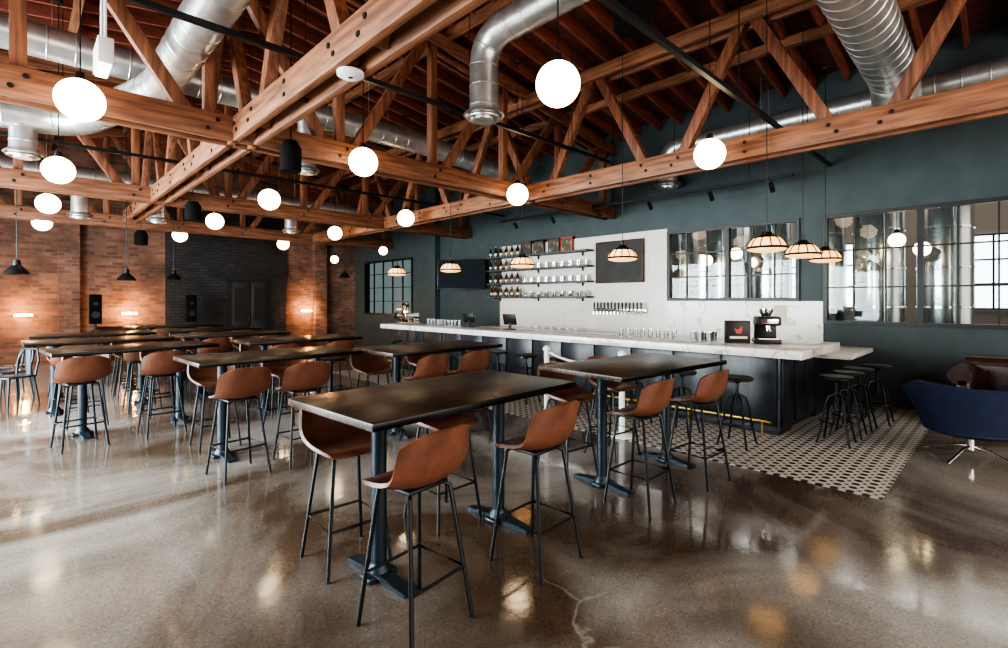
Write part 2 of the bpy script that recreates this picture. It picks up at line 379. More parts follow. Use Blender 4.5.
def truss_y(X,y0,y1,ztop,start,lab):
    r=root('girder_truss',lab,'truss',(X,0,ZB),group='timber girder trusses')
    g=G(); chord2(g,(0,y0,0.14),(0,y1,0.14),1); g.obj('bottom_chord',M_woodY,parent=r)
    g=G(); chord2(g,(0,y0,ztop-ZB),(0,y1,ztop-ZB),1,h=0.2); g.obj('top_chord',M_woodY,parent=r)
    n=start; bp=[]
    while n<y1-0.3:
        for sgn in (-1,1):
            a=n+sgn*0.2; b=n+sgn*1.15
            if y0<a<y1 and y0<b<y1: G().beam((0,a,0.06),(0,b,ztop-ZB+0.02),0.12,0.14,bev=0.005).obj('web_brace',M_woodZ,parent=r)
        bp+=[(0,n+0.2,0.1),(0,n+0.28,0.19),(0,n-0.2,0.1),(0,n-0.3,0.19),(0,n+1.2,0.08),(0,n+1.2,0.2)]
        n+=2.4
    bolts(r,[p for p in bp if y0+0.1<p[1]<y1-0.1],1)
for Yt in (6.37,11.3,15.6): truss_x(Yt)
truss_y(1.9,-3.5,14.6,5.7,1.1,'brown timber girder truss with black bolt heads over the tables')
truss_y(6.8,-3.5,15.6,5.32,1.2,'brown timber girder truss running along the front of the bar')

# ---------------------------------------------------------------- windows
def window_x(name,x,op,cols,rows,main=None,depth=0.12,pane=None):
    ya,yb,za,zb=op; g=G(); f=0.06
    g.box((x,ya+f/2,(za+zb)/2),(depth,f,zb-za)).box((x,yb-f/2,(za+zb)/2),(depth,f,zb-za))
    g.box((x,(ya+yb)/2,za+f/2),(depth,yb-ya-2*f,f)).box((x,(ya+yb)/2,zb-f/2),(depth,yb-ya-2*f,f))
    for i in range(1,cols):
        y=ya+(yb-ya)*i/cols; w=0.07 if (main and i in main) else 0.022
        g.box((x,y,(za+zb)/2),(0.05 if w<0.05 else depth,w,zb-za-2*f))
    for j in range(1,rows):
        z=za+(zb-za)*j/rows; g.box((x,(ya+yb)/2,z),(0.045,yb-ya-2*f,0.022))
    o=struct(g.obj(name,M_frame))
    G().box((x,(ya+yb)/2,(za+zb)/2),(0.008,yb-ya-0.06,zb-za-0.06)).obj('window_pane',pane or M_glass,parent=o)
    return o
window_x('window_1',XW+0.02,W1,6,3,main=[3])
window_x('window_2',XW+0.02,W2,9,3,main=[3,6])
window_x('window_3',XW+0.02,W3,5,4,pane=glassmat('dim_glass',(0.3,0.36,0.38),0.06))
for i,w in enumerate(LW): window_x('window_%d'%(i+4),XL-0.08,w,5,3)
# brewery hall beyond the glazing
M_hall=mat('hall_wall',(0.16,0.13,0.11),0.7)
struct(G().box((16.1,6,3),(0.2,26,6)).obj('wall_brewery',M_hall))
struct(G().box((12.95,6,-0.1),(6.3,26,0.2)).obj('floor.002',mat('hall_floor',(0.25,0.24,0.22),0.4)))
struct(G().box((12.95,6,5.35),(6.3,26,0.1)).obj('ceiling.001',M_raft))
M_day=mat('daylight_pane',(0.9,0.95,1),0.3,emit=(0.85,0.95,1.0),es=4.0)
for i,yy in enumerate((0.3,3.9,7.5,11.1)):
    g=G(); g.box((15.97,yy,2.3),(0.04,2.0,1.7))
    for k in range(-3,4): g.box((15.93,yy+k*0.33,2.3),(0.06,0.04,1.7),1)
    for k in (-0.85,-0.28,0.28,0.85): g.box((15.93,yy,2.3+k),(0.06,2.0,0.04),1)
    struct(g.obj('window_%d'%(i+8),[M_day,M_frame]))
def tank(loc,lab):
    r=root('fermentation_tank',lab,'tank',loc,group='steel brewing tanks')
    G().lathe([(0.0,0.75),(0.1,0.76),(0.38,1.15),(0.39,1.2),(0.39,3.6),(0.37,3.66),(0.2,3.82),(0,3.86)],n=32).obj('tank_body',M_steel,parent=r)
    for a in range(4):
        x=0.3*math.cos(a*pi/2+0.7); y=0.3*math.sin(a*pi/2+0.7); G().cyl((x,y,0),(x,y,1.1),0.03).obj('tank_leg',M_steel,parent=r)
    for z in (1.5,2.2,2.9,3.5): G().lathe([(0.385,z),(0.405,z+0.01),(0.405,z+0.04),(0.385,z+0.05)],n=32).obj('tank_band',M_chrome,parent=r)
    G().cyl((-0.32,0.12,2.45),(-0.44,0.16,2.45),0.13,n=20).obj('manway_hatch',M_chrome,parent=r)
    G().cyl((0,0,3.8),(0,0,4.4),0.05).obj('pipe',M_steel,parent=r)
    G().tube([(-0.42,-0.16,0.9),(-0.42,-0.16,3.9),(-0.3,-0.1,4.05),(-0.05,0.0,4.05)],0.025).obj('pipe',M_steel,parent=r); return r
t0=tank((11.5,3.6,0),'tall polished steel fermentation tank standing in the brewery hall')
for p in ((11.5,2.65),(11.5,1.75),(11.9,0.85),(11.5,4.6),(11.5,5.6),(13.2,3.2),(13.2,4.4),(13.2,6.6)): clone(t0,(p[0],p[1],0))

# ---------------------------------------------------------------- bar
bar=root('bar_counter','long bar with dark panelled front and thick white marble top','bar',(0,0,0))
g=G(); g.box(((6.55+7.05)/2,(1.95+10.6)/2,0.52),(0.5,8.65,0.92)).box((7.5,2.2,0.52),(1.0,0.5,0.92)); g.obj('bar_body',M_barface,parent=bar)
g=G(); g.box((6.81,6.27,0.04),(0.46,8.6,0.08)); g.obj('toe_kick',M_black,parent=bar)
n=13
for i in range(n):
    yy=1.97+(8.63/n)*(i+0.5)
    G().box((6.54,yy,0.54),(0.03,8.63/n-0.03,0.84),bev=0.006).obj('front_panel',M_barface,parent=bar)
for xx in (6.8,7.3,7.75):
    G().box((xx,1.94,0.54),(0.42,0.03,0.84),bev=0.006).obj('front_panel',M_barface,parent=bar)
top=G(); top.box(((6.3+7.15)/2,(1.65+10.75)/2,1.02),(0.85,9.1,0.1),bev=0.006).box((7.6,2.05,1.02),(0.9,0.8,0.1),bev=0.006)
top.obj('countertop',M_marble,parent=bar)
G().tube([(6.38,2.0,0.2),(6.38,10.5,0.2)],0.016).obj('foot_rail',M_brass,parent=bar)
for i in range(10): G().tube([(6.53,2.1+i*0.92,0.19),(6.38,2.1+i*0.92,0.19),(6.38,2.1+i*0.92,0.0)],0.01,n=8).obj('rail_bracket',M_brass,parent=bar)
low=root('low_counter','lower white marble ledge on dark support joining bar end to wall','counter',(0,0,0))
G().box((8.82,1.9,0.87),(1.54,0.75,0.07),bev=0.005).obj('countertop',M_marble,parent=low)
G().box((8.82,2.1,0.42),(1.5,0.3,0.83)).obj('counter_body',M_barface,parent=low)
back=root('back_bar_cabinet','dark back bar cabinet with white top along tiled wall','cabinet',(0,0,0))
G().box((9.3,6.4,0.45),(0.55,7.4,0.86)).obj('cabinet_body',M_barface,parent=back)
G().box((9.29,6.4,0.91),(0.6,7.5,0.05),bev=0.004).obj('countertop',M_marble,parent=back)
for i in range(9): 
    dd=G().box((9.01,2.75+0.4+i*0.81,0.48),(0.03,0.76,0.72),bev=0.005).obj('door',M_barface,parent=back)
    G().cyl((8.98,2.75+0.7+i*0.81,0.5),(8.98,2.75+0.7+i*0.81,0.7),0.008,n=8).obj('handle',M_steel,parent=dd)
struct(G().box((XW-0.015,(4.98+9.95)/2,2.02),(0.03,4.97,2.2)).obj('wall_right.001',M_wtile))
struct(G().box((XW-0.015,(2.2+4.98)/2,1.275),(0.03,2.78,0.71)).obj('wall_right.002',M_marble))

# shelves
for z in (1.72,2.08,2.44,2.80):
    r=root('wall_shelf','long grey floating shelf on white tile wall behind bar','shelf',(9.42,8.5,z),group='back bar shelves')
    G().box((0,0,0),(0.3,3.4,0.04),bev=0.003).obj('shelf_board',M_shelf,parent=r)
    for yy in (-1.4,0,1.4): G().box((0.12,yy,-0.05),(0.03,0.03,0.1)).box((0.0,yy,-0.025),(0.26,0.03,0.015)).obj('shelf_bracket',M_black,parent=r)
def bottle(m,lab,loc):
    r=root('bottle',lab,'bottle',loc,group='bottles on back bar shelves')
    G().lathe([(0,0),(0.035,0.0),(0.037,0.01),(0.037,0.16),(0.03,0.19),(0.014,0.22),(0.013,0.27),(0.015,0.28),(0,0.28)],n=12).obj('bottle_body',m,parent=r)
    G().lathe([(0.0375,0.05),(0.0382,0.051),(0.0382,0.10),(0.0375,0.101)],n=12).obj('bottle_label',M_label,parent=r)
    return r
b1=bottle(M_bottle,'dark glass bottle with pale label on wall shelf',(9.4,10.1,1.74))
b2=bottle(M_bottle2,'amber glass bottle with pale label on wall shelf',(9.4,9.99,1.74))
for zi,z in enumerate((1.74,2.10,2.46,2.82)):
    for i in range(11):
        if zi==0 and i<2: continue
        clone((b1,b2)[(i*3+zi)%4==0],(9.36+0.08*(i%2),10.1-i*0.105,z))
gl=G().lathe([(0,0.005),(0.03,0.0),(0.038,0.13),(0.036,0.13),(0.028,0.01),(0,0.012)],n=12).obj('drinking_glass',M_tumbler,loc=(9.4,8.8,1.74),label='clear drinking glass on wall shelf',cat='glass',group='glasses on back bar shelves')
for zi,z in enumerate((1.74,2.10,2.46)):
    for i in range(16):
        if zi==0 and i==0: continue
        c=gl.copy(); LINK(c); c.location=(9.36+0.09*(i%2),8.8-i*0.125,z)
for i in range(9):
    c=gl.copy(); LINK(c); c.location=(6.85+0.1*(i%3),2.95+0.11*(i//3)+0.02*(i%2),1.07); c['label']='clear pint glass on marble bar top'; c['group']='pint glasses on the bar'
for i in range(8):
    c=gl.copy(); LINK(c); c.location=(6.95,3.5+0.13*i,1.07); c['label']='clear pint glass on marble bar top'; c['group']='pint glasses on the bar'
for i in range(10):
    c=gl.copy(); LINK(c); c.location=(6.98,8.55+0.13*i,1.07); c['label']='clear pint glass on marble bar top'; c['group']='pint glasses on the bar'
for i,(yy,c) in enumerate(((8.9,M_woodframe),(8.45,M_black),(7.95,M_woodframe),(7.55,M_red))):
    r=root('framed_print','small dark framed print leaning on top shelf','picture',(9.5,yy,2.82),group='framed prints on top shelf')
    G().box((0,0,0.18),(0.03,0.36,0.36),bev=0.004).obj('frame',c,parent=r)
    G().box((-0.016,0,0.18),(0.006,0.29,0.29)).obj('print',mat('print_%d'%i,(0.05,0.03+0.01*i,0.03),0.5,noise=((0.3,0.24,0.18),9,0.5,0.65)),parent=r)
r=root('menu_board','blank dark menu board with dark brown frame on white tile wall','board',(9.53,6.1,2.5))
G().box((0,0,0),(0.05,1.22,0.94),bev=0.006).obj('frame',M_woodframe,parent=r)
G().box((-0.026,0,0),(0.008,1.12,0.84)).obj('board_surface',M_chalk,parent=r)
r=root('tap_rail','steel beer tap rail with black handles on white wall','beer taps',(9.5,6.1,1.42))
G().box((0.04,0,0),(0.04,1.35,0.09),bev=0.006).obj('tap_plate',M_steel,parent=r)
for i in range(14):
    yy=-0.6+i*0.092
    t=G().tube([(0.03,yy,0),(-0.06,yy,0),(-0.09,yy,-0.03),(-0.09,yy,-0.09)],0.013,n=8).obj('tap',M_chrome,parent=r)
    G().lathe([(0,0.0),(0.01,0),(0.017,0.05),(0.021,0.14),(0.01,0.17),(0,0.17)],loc=(-0.06,yy,0.01),n=8).obj('tap_handle',M_black,parent=t)
r=root('television','large dark wall television on angled bracket against teal wall','television',(9.0,10.95,2.38),rz=math.radians(35))
G().box((0,0,0),(0.05,1.4,0.84),bev=0.008).obj('housing',M_black,parent=r)
G().box((-0.027,0,0),(0.006,1.35,0.79)).obj('screen',M_screen,parent=r)
G().beam((0.02,0,0),(0.42,-0.30,0),0.06,0.06).obj('bracket',M_black,parent=r)
G().box((XW-0.032,2.85,1.42),(0.003,0.21,0.28)).obj('paper_notice',M_label,label='small cream paper notice on marble splashback',cat='paper')

# bar-top items
r=root('espresso_machine','chrome espresso machine on the far end of marble bar','coffee machine',(6.75,10.3,1.07))
G().box((0,0,0.2),(0.4,0.5,0.16),bev=0.02).box((0.14,0,0.1),(0.12,0.46,0.16),bev=0.01).box((0,0,0.03),(0.42,0.5,0.05),bev=0.01).lathe([(0,0.5),(0.05,0.5),(0.09,0.44),(0.1,0.28),(0,0.28)],n=16).obj('machine_body',M_chrome,parent=r)
G().cyl((-0.12,-0.1,0.1),(-0.2,-0.1,0.1),0.015).obj('portafilter',M_black,parent=r)
G().cyl((-0.12,0.1,0.1),(-0.2,0.1,0.1),0.015).obj('portafilter',M_black,parent=r)
for i,(x,yy) in enumerate(((6.9,6.9),(6.95,8.2))):
    r=root('order_terminal','black touchscreen order terminal on marble bar','terminal',(x,yy,1.07),rz=0.2,group='order terminals on the bar')
    G().box((0,0,0.01),(0.18,0.2,0.02),bev=0.004).beam((0,0,0.02),(0.03,0,0.14),0.05,0.03).obj('stand',M_black,parent=r)
    G().box((0,0,0.2),(0.02,0.3,0.22),bev=0.005,rot=Matrix.Rotation(-0.3,3,'Y')).obj('screen',M_black,parent=r)
r=root('display_box','black display box with small red rooster emblem on marble bar','box',(7.0,2.62,1.07),rz=0.6)
G().box((0,0,0.15),(0.14,0.3,0.30),bev=0.006).obj('box_body',M_black,parent=r)
G().poly([(-0.073,-y_*0.6,0.09+z_*0.6) for y_,z_ in ((0.05,0.06),(-0.04,0.06),(-0.07,0.12),(-0.1,0.2),(-0.06,0.17),(-0.02,0.15),(0.03,0.18),(0.04,0.23),(0.07,0.22),(0.095,0.19),(0.075,0.18),(0.08,0.12))],[tuple(range(12))]).obj('emblem',M_red,parent=r)
G().box((-0.072,0,0.075),(0.004,0.22,0.03)).obj('label_strip',M_label,parent=r)
r=root('espresso_maker','black and steel countertop espresso maker on marble bar','coffee maker',(7.22,2.32,1.07),rz=0.5)
G().box((0,0,0.03),(0.34,0.3,0.06),bev=0.012).box((0.1,0,0.18),(0.13,0.26,0.26),bev=0.015).box((-0.02,0,0.30),(0.36,0.28,0.12),bev=0.02).obj('machine_body',M_black,parent=r)
G().box((-0.205,0,0.30),(0.01,0.2,0.06),bev=0.003).box((-0.08,0,0.065),(0.16,0.24,0.012)).obj('trim_plate',M_chrome,parent=r)
G().lathe([(0.05,0.355),(0.085,0.42),(0.085,0.46),(0,0.47)],loc=(0.02,0,0),n=18).obj('hopper',M_chrome,parent=r)
G().cyl((-0.1,0,0.25),(-0.1,0,0.17),0.035).cyl((-0.1,0,0.19),(-0.24,0,0.18),0.012).obj('portafilter',M_chrome,parent=r)
c0=G().lathe([(0,0),(0.05,0),(0.075,0.06),(0.07,0.06),(0.045,0.01),(0,0.01)],n=16).obj('bowl',M_white,loc=(9.3,8.6,0.94),label='small white bowl on back bar counter',cat='bowl',group='bowls on back bar')
for i in range(6):
    c=c0.copy(); LINK(c); c.location=(9.3,8.6-0.25*(i+1),0.94)

# ---------------------------------------------------------------- tables
def make_table(loc,rz,lab):
    r=root('bar_table',lab,'table',loc,rz,group='tall dark communal tables')
    G().box((0,0,1.028),(1.72,0.93,0.042),bev=0.004).obj('tabletop',M_top,parent=r)
    G().box((0,0,0.995),(1.2,0.08,0.02)).box((-0.52,0,0.995),(0.1,0.6,0.02)).box((0.52,0,0.995),(0.1,0.6,0.02)).obj('top_support',M_post,parent=r)
    for x in (-0.52,0.52):
        G().cyl((x,0,0.03),(x,0,0.985),0.045,n=20).cyl((x,0,0.96),(x,0,0.985),0.09,n=20).obj('post',M_post,parent=r)
        g=G()
        for sg in (-1,1):
            g.poly([(x-0.045,0,0.0),(x+0.045,0,0.0),(x+0.045,0,0.055),(x-0.045,0,0.055),
                    (x-0.035,sg*0.3,0.0),(x+0.035,sg*0.3,0.0),(x+0.035,sg*0.3,0.022),(x-0.035,sg*0.3,0.022)],
                   [(0,1,2,3),(4,5,6,7),(0,1,5,4),(3,2,6,7),(0,3,7,4),(1,2,6,5)])
        g.box((x,0,0.02),(0.2,0.1,0.035),bev=0.01).lathe([(0.075,0.03),(0.07,0.06),(0.045,0.09),(0.042,0.1)],loc=(x,0,0),n=20)
        g.obj('foot',M_post,parent=r)
    return r
TL='tall dark wood communal table on blue-black steel pedestals'
tabs=[((2.06,2.67),3),((4.24,2.52),-4),((3.87,5.33),0),((2.06,5.85),2),((1.08,8.0),5),((3.18,7.92),0),((2.8,9.95),0),((0.9,9.8),2),((2.95,11.9),0),((0.98,11.6),1),((2.7,13.9),0)]
t0=make_table((tabs[0][0][0],tabs[0][0][1],0),math.radians(tabs[0][1]),TL)
for (p,a) in tabs[1:]: clone(t0,(p[0],p[1],0),math.radians(a),TL)

# ---------------------------------------------------------------- leather stool
def cr4(a,b,c,d,f): return 0.5*((2*b)+(-a+c)*f+(2*a-5*b+4*c-d)*f*f+(-a+3*b-3*c+d)*f**3)
def interp(K,t):
    t=max(0.0,min(1.0,t)); x=t*(len(K)-1); i=min(int(x),len(K)-2); f=x-i
    k=lambda j:K[max(0,min(len(K)-1,j))]
    return [cr4(k(i-1)[q],k(i)[q],k(i+1)[q],k(i+2)[q],f) for q in range(len(K[0]))]
K=[(0.212,0.712,0.165,0.0),(0.19,0.735,0.19,0.004),(0.12,0.742,0.212,0.012),(0.04,0.738,0.225,0.028),(-0.04,0.738,0.232,0.045),
   (-0.11,0.752,0.236,0.06),(-0.165,0.795,0.238,0.07),(-0.195,0.86,0.236,0.078),(-0.212,0.925,0.228,0.08),(-0.226,0.985,0.212,0.07),(-0.236,1.03,0.19,0.05)]
P=[]
for i in range(29):
    v=i/28; row=[]
    for j in range(19):
        u=-1+2*j/18; au=abs(u)
        t=0.03*au**3+(1-0.03*au**3-0.15*au**3.0)*v
        y,z,hw,rs=interp(K,t); a=interp(K,t-0.02); b=interp(K,t+0.02)
        ty,tz=b[0]-a[0],b[1]-a[1]; l=math.hypot(ty,tz); ny,nz=tz/l,-ty/l
        lf=rs*au**2.2
        row.append((hw*u*(1.1-0.10*u*u), y+ny*lf, z+nz*lf))
    P.append(row)
def make_stool(loc,rz,lab):
    r=root('bar_stool',lab,'stool',loc,rz,group='tan leather bar stools')
    G().grid(P,thick=0.02).obj('seat_shell',M_leather,parent=r,ang=60)
    G().box((0,0.02,0.712),(0.26,0.24,0.018),bev=0.004).obj('seat_plate',M_chairleg,parent=r)
    for sx in (-1,1):
        for sy in (-1,1):
            G().tube([(sx*0.1,0.02+sy*0.09,0.714),(sx*0.135,0.01+sy*0.12,0.692),(sx*0.205,-0.0+sy*0.205,0.0)],0.0115,n=8).obj('leg',M_chairleg,parent=r)
    q=lambda z:(0.205-0.07*z/0.7,0.205-0.085*z/0.7,z)
    a=q(0.27)
    G().tube([(a[0],a[1],a[2]),(a[0],-a[1],a[2]),(-a[0],-a[1],a[2]),(-a[0],a[1],a[2])],0.009,n=8,closed=True).obj('footrest',M_chairleg,parent=r)
    return r
SL='tan leather bucket bar stool with thin black steel legs'
st=[(1.46,2.14,97),(2.36,2.12,93),(1.50,2.98,268),(2.30,3.02,272),
    (3.62,2.12,90),(4.46,2.02,86),(3.75,2.98,265),(4.55,3.0,264),
    (3.42,4.82,95),(4.08,4.82,90),(3.3,5.82,268),(4.15,5.85,272),
    (1.5,5.15,97),(2.1,5.15,92),(1.6,6.32,270),(2.4,6.36,275),
    (0.5,7.35,100),(1.28,7.4,95),(0.65,8.55,268),(1.5,8.6,275),
    (2.7,7.4,95),(3.55,7.4,92),(2.75,8.42,268),(3.6,8.42,273),
    (2.35,9.42,95),(3.2,9.42,92),(2.4,10.45,268),(3.2,10.45,272),
    (0.55,9.25,95),(1.35,9.25,92),(0.55,10.35,265),(1.35,10.35,272),
    (2.55,11.35,92),(3.35,11.35,88),(2.55,12.45,268),(3.35,12.45,272),
    (0.6,11.08,95),(1.4,11.08,92),(0.6,12.15,268),(1.4,12.15,272),
    (2.3,13.35,92),(3.1,13.35,90)]
s0=None
for x,y,a in st:
    rz=math.radians(a-90)
    if s0 is None: s0=make_stool((x,y,0),rz,SL)
    else: clone(s0,(x,y,0),rz,SL)

def make_bstool(loc,lab):
    r=root('backless_stool',lab,'stool',loc,group='black backless stools at the bar')
    G().lathe([(0,0.735),(0.15,0.735),(0.17,0.745),(0.172,0.765),(0.16,0.775),(0,0.772)],n=24).obj('seat',M_black,parent=r)
    G().cyl((0,0,0.42),(0,0,0.735),0.016).lathe([(0.016,0.7),(0.06,0.73),(0.06,0.737)],n=12).obj('seat_screw',M_chairleg,parent=r)
    for k in range(4):
        c,s=math.cos(k*pi/2+pi/4),math.sin(k*pi/2+pi/4)
        G().tube([(0.03*c,0.03*s,0.56),(0.09*c,0.09*s,0.54),(0.13*c,0.13*s,0.45),(0.16*c,0.16*s,0.25),(0.22*c,0.22*s,0.02),(0.235*c,0.235*s,0.0)],0.012,n=8).obj('leg',M_chairleg,parent=r)
    G().tube([(0.165*math.cos(i*pi/12),0.165*math.sin(i*pi/12),0.25) for i in range(24)],0.009,n=8,closed=True).obj('footrest',M_chairleg,parent=r)
    G().cyl((0,0,0.40),(0,0,0.58),0.032).obj('hub',M_chairleg,parent=r)
    return r
bs=None
for p in [(5.88,2.2+0.66*i) for i in range(12)]+[(6.75,1.42),(7.25,1.40),(7.75,1.38),(8.3,1.28)]:
    if bs is None: bs=make_bstool((p[0],p[1],0),'black round-seat backless stool at the dark bar front')
    else: clone(bs,(p[0],p[1],0))

def stanchion(loc):
    r=root('stanchion','white barrier post with round base on tile floor','barrier post',loc,group='white barrier posts')
    G().cyl((0,0,0.02),(0,0,0.98),0.036,n=16).obj('post',M_white,parent=r)
    G().lathe([(0,0.006),(0.15,0.006),(0.15,0.02),(0.05,0.04),(0.028,0.05)],n=24).obj('base',M_white,parent=r)
    G().lathe([(0.036,0.97),(0.052,0.985),(0.052,1.01),(0.02,1.04),(0,1.045)],n=16).obj('cap',M_white,parent=r)
    return r
s1=stanchion((5.05,4.35,0)); clone(s1,(5.22,3.3,0))
def rope(a,b,sag):
    a=Vector(a); b=Vector(b)
    pts=[a.lerp(b,i/16)-Vector((0,0,sag*4*(i/16)*(1-i/16))) for i in range(17)]
    G().tube(pts,0.016,n=8).obj('barrier_rope',M_rope,label='white rope hung between barrier posts',cat='rope',group='barrier ropes')
rope((5.06,4.30,0.95),(5.205,3.36,0.95),0.1)

# ---------------------------------------------------------------- lounge chair & sofa
r=root('lounge_chair','navy velvet tub lounge chair on chrome swivel legs','armchair',(7.05,0.30,0),rz=math.radians(-50))
rows=[]
for i in range(9):
    v=i/8; row=[]
    for j in range(33):
        a=math.radians(-120+240*j/32); ad=abs(math.degrees(a))
        ht=0.77 + 0.05*(ad/90)**2 - 0.16*max(0,ad-85)/35
        rad=0.38+0.17*v**1.2
        row.append((rad*1.04*math.sin(a),-rad*0.95*math.cos(a),0.30+(ht-0.30)*v))
    rows.append(row)
G().grid(rows,thick=0.05).obj('backrest',M_blue,parent=r,ang=60)
G().lathe([(0,0.26),(0.32,0.27),(0.39,0.31),(0.39,0.33),(0,0.33)],n=32).obj('seat_base',M_blue,parent=r)
G().lathe([(0,0.33),(0.32,0.33),(0.355,0.36),(0.355,0.42),(0.31,0.46),(0,0.475)],n=32).obj('seat_cushion',M_blue,parent=r)
G().cyl((0,0,0.1),(0,0,0.27),0.03).obj('swivel_column',M_chrome,parent=r)
for k in range(4):
    c,s=math.cos(k*pi/2+0.5),math.sin(k*pi/2+0.5)
    G().tube([(0,0,0.14),(0.15*c,0.15*s,0.12),(0.42*c,0.42*s,0.012)],0.013).obj('leg',M_chrome,parent=r)
def sofa(loc,rz,w,lab):
    r=root('chesterfield_sofa',lab,'sofa',loc,rz)
    G().box((0,0,0.24),(w,0.85,0.24),bev=0.03).obj('base',M_leatherdk,parent=r)
    n=2
    for k in range(n): G().box((-w/2+0.2+(w-0.4)*(k+0.5)/n,0.06,0.42),((w-0.4)/n-0.01,0.62,0.15),bev=0.04,seg=3).obj('seat_cushion',M_leatherdk,parent=r)
    G().box((0,-0.34,0.58),(w-0.1,0.16,0.5),bev=0.05,seg=3).tube([(-w/2+0.08,-0.37,0.80),(w/2-0.08,-0.37,0.80)],0.11,n=16).obj('backrest',M_leatherdk,parent=r)
    for sx in (-1,1):
        G().box((sx*(w/2-0.09),0,0.45),(0.16,0.84,0.46),bev=0.04,seg=3).tube([(sx*(w/2-0.07),-0.42,0.70),(sx*(w/2-0.07),0.42,0.70)],0.12,n=16).obj('arm',M_leatherdk,parent=r)
    tb=None
    def btn(p):
        nonlocal tb
        if tb is None: tb=G().sph((0,0,0),0.016,u=8,v=6).obj('tuft_button',M_black,parent=r,loc=p)
        else:
            c=tb.copy(); LINK(c); c.location=p
    for i in range(int(w/0.2)):
        for z in (0.56,0.70): btn((-w/2+0.25+i*0.19,-0.255,z))
    for sx in (-1,1):
        for i in range(5):
            btn((sx*(w/2-0.005),-0.3+i*0.15,0.5)); btn((sx*(w/2-0.16),-0.25+i*0.13,0.72)); btn((sx*(w/2+0.045),-0.35+i*0.16,0.69))
    for sx in (-1,1):
        for sy in (-1,1): G().cyl((sx*(w/2-0.1),sy*0.33,0),(sx*(w/2-0.1),sy*0.33,0.13),0.02,0.03).obj('foot',M_black,parent=r)
sofa((8.85,-0.42,0),math.radians(90),1.9,'brown tufted leather chesterfield sofa beside the teal wall')
sofa((2.4,17.4,0),math.radians(180),1.9,'brown leather sofa against the brick wall')

def navychair(loc,rz):
    r=root('side_chair','navy metal side chair by the brick wall end','chair',loc,rz,group='navy metal side chairs')
    m=M_post
    G().box((0,0,0.45),(0.4,0.4,0.025),bev=0.01).obj('seat',m,parent=r)
    for sx in (-1,1):
        for sy in (-1,1): G().tube([(sx*0.17,sy*0.17,0.44),(sx*0.21,sy*0.22,0)],0.015,n=8).obj('leg',m,parent=r)
    G().tube([(-0.18,-0.18,0.44),(-0.2,-0.22,0.7),(-0.12,-0.26,0.86),(0.12,-0.26,0.86),(0.2,-0.22,0.7),(0.18,-0.18,0.44)],0.015,n=8).box((0,-0.225,0.65),(0.08,0.012,0.4)).obj('backrest',m,parent=r)
    return r
nc=navychair((-0.06,10.9,0),2.2)
for p in ((-0.1,11.7,2.0),(-0.06,12.6,1.2),(0.9,14.0,3.0)): clone(nc,(p[0],p[1],0),p[2])

# ---------------------------------------------------------------- pendants
def globe(x,y,z,R,zt,lab,grp):
    r=root('globe_pendant',lab,'lamp',(x,y,z),group=grp)
    G().sph((0,0,0),R,u=32,v=20).obj('globe',M_globe,parent=r)
    G().cyl((0,0,R-0.015),(0,0,R+0.06),0.05,0.035,n=16).obj('lamp_cap',M_black,parent=r)
    G().cyl((0,0,R+0.05),(0,0,zt-z),0.006,n=6).obj('cord',M_black,parent=r)
    G().lathe([(0.006,zt-z-0.05),(0.05,zt-z-0.03),(0.06,zt-z)],n=16).obj('ceiling_canopy',M_black,parent=r)
for x,ys in ((0.4,(5.87,9.24,12.6,15.8)),(3.22,(2.65,5.92,9.31,12.76,16.2)),(6.1,(2.61,5.91,9.33,12.75,16.4))):
    for y in ys: globe(x,y,3.45,0.185,deck(x)-0.2,'lit white opal globe pendant on black cord','large opal globe pendants')
globe(7.42,12.5,3.05,0.12,deck(7.42)-0.2,'small lit white globe pendant on black cord','small globe pendants')
globe(6.97,14.6,2.9,0.12,deck(6.97)-0.2,'small lit white globe pendant on black cord','small globe pendants')
for p in ((10.5,1.35,2.65),(10.75,1.05,2.5),(10.5,3.95,2.6),(10.6,4.6,2.5)):  # globes added behind the glazing, standing in for pendant reflections in the glass
    globe(p[0],p[1],p[2],0.12,5.3,'lit globe added in the brewery hall for a pendant reflection','brewery globes added as glass reflections')
def striped(x,y,z,lab):
    zt=deck(x)-0.2
    r=root('striped_pendant',lab,'lamp',(x,y,z),group='striped dome pendants over the bar')
    G().lathe([(0.02,0.17),(0.05,0.165),(0.07,0.13),(0.12,0.11),(0.15,0.09),(0.145,0.085),(0.02,0.12)],n=32).obj('shade_top',M_black,parent=r)
    G().lathe([(0.145,0.092),(0.19,0.045),(0.215,0.0),(0.22,-0.03),(0.215,-0.05),(0.19,-0.065),(0.12,-0.08),(0,-0.085)],n=32).obj('glass_bowl',M_cream,parent=r)
    g=G().tube([(0.220*math.cos(i*pi/16),0.220*math.sin(i*pi/16),-0.03) for i in range(32)],0.016,n=6,closed=True)
    for k in range(12):
        a=k*pi/6; c,s=math.cos(a),math.sin(a)
        g.tube([(q*c,q*s,w) for q,w in ((0.148,0.094),(0.193,0.047),(0.219,0.0),(0.222,-0.03))],0.007,n=5)
    g.obj('rib_cage',M_black,parent=r)
    G().cyl((0,0,0.16),(0,0,zt-z),0.006,n=6).cyl((0,0,0.16),(0,0,0.24),0.018,n=10).obj('cord',M_black,parent=r)
    G().lathe([(0.006,zt-z-0.04),(0.05,zt-z-0.02),(0.055,zt-z)],n=16).obj('ceiling_canopy',M_black,parent=r)
for x,y in ((6.58,2.11),(6.58,4.15),(6.58,6.25),(6.58,8.35),(6.58,10.45),(7.85,2.05),(9.05,2.05)):
    striped(x,y,2.32,'black-ribbed dome pendant with lit amber glass over the bar')
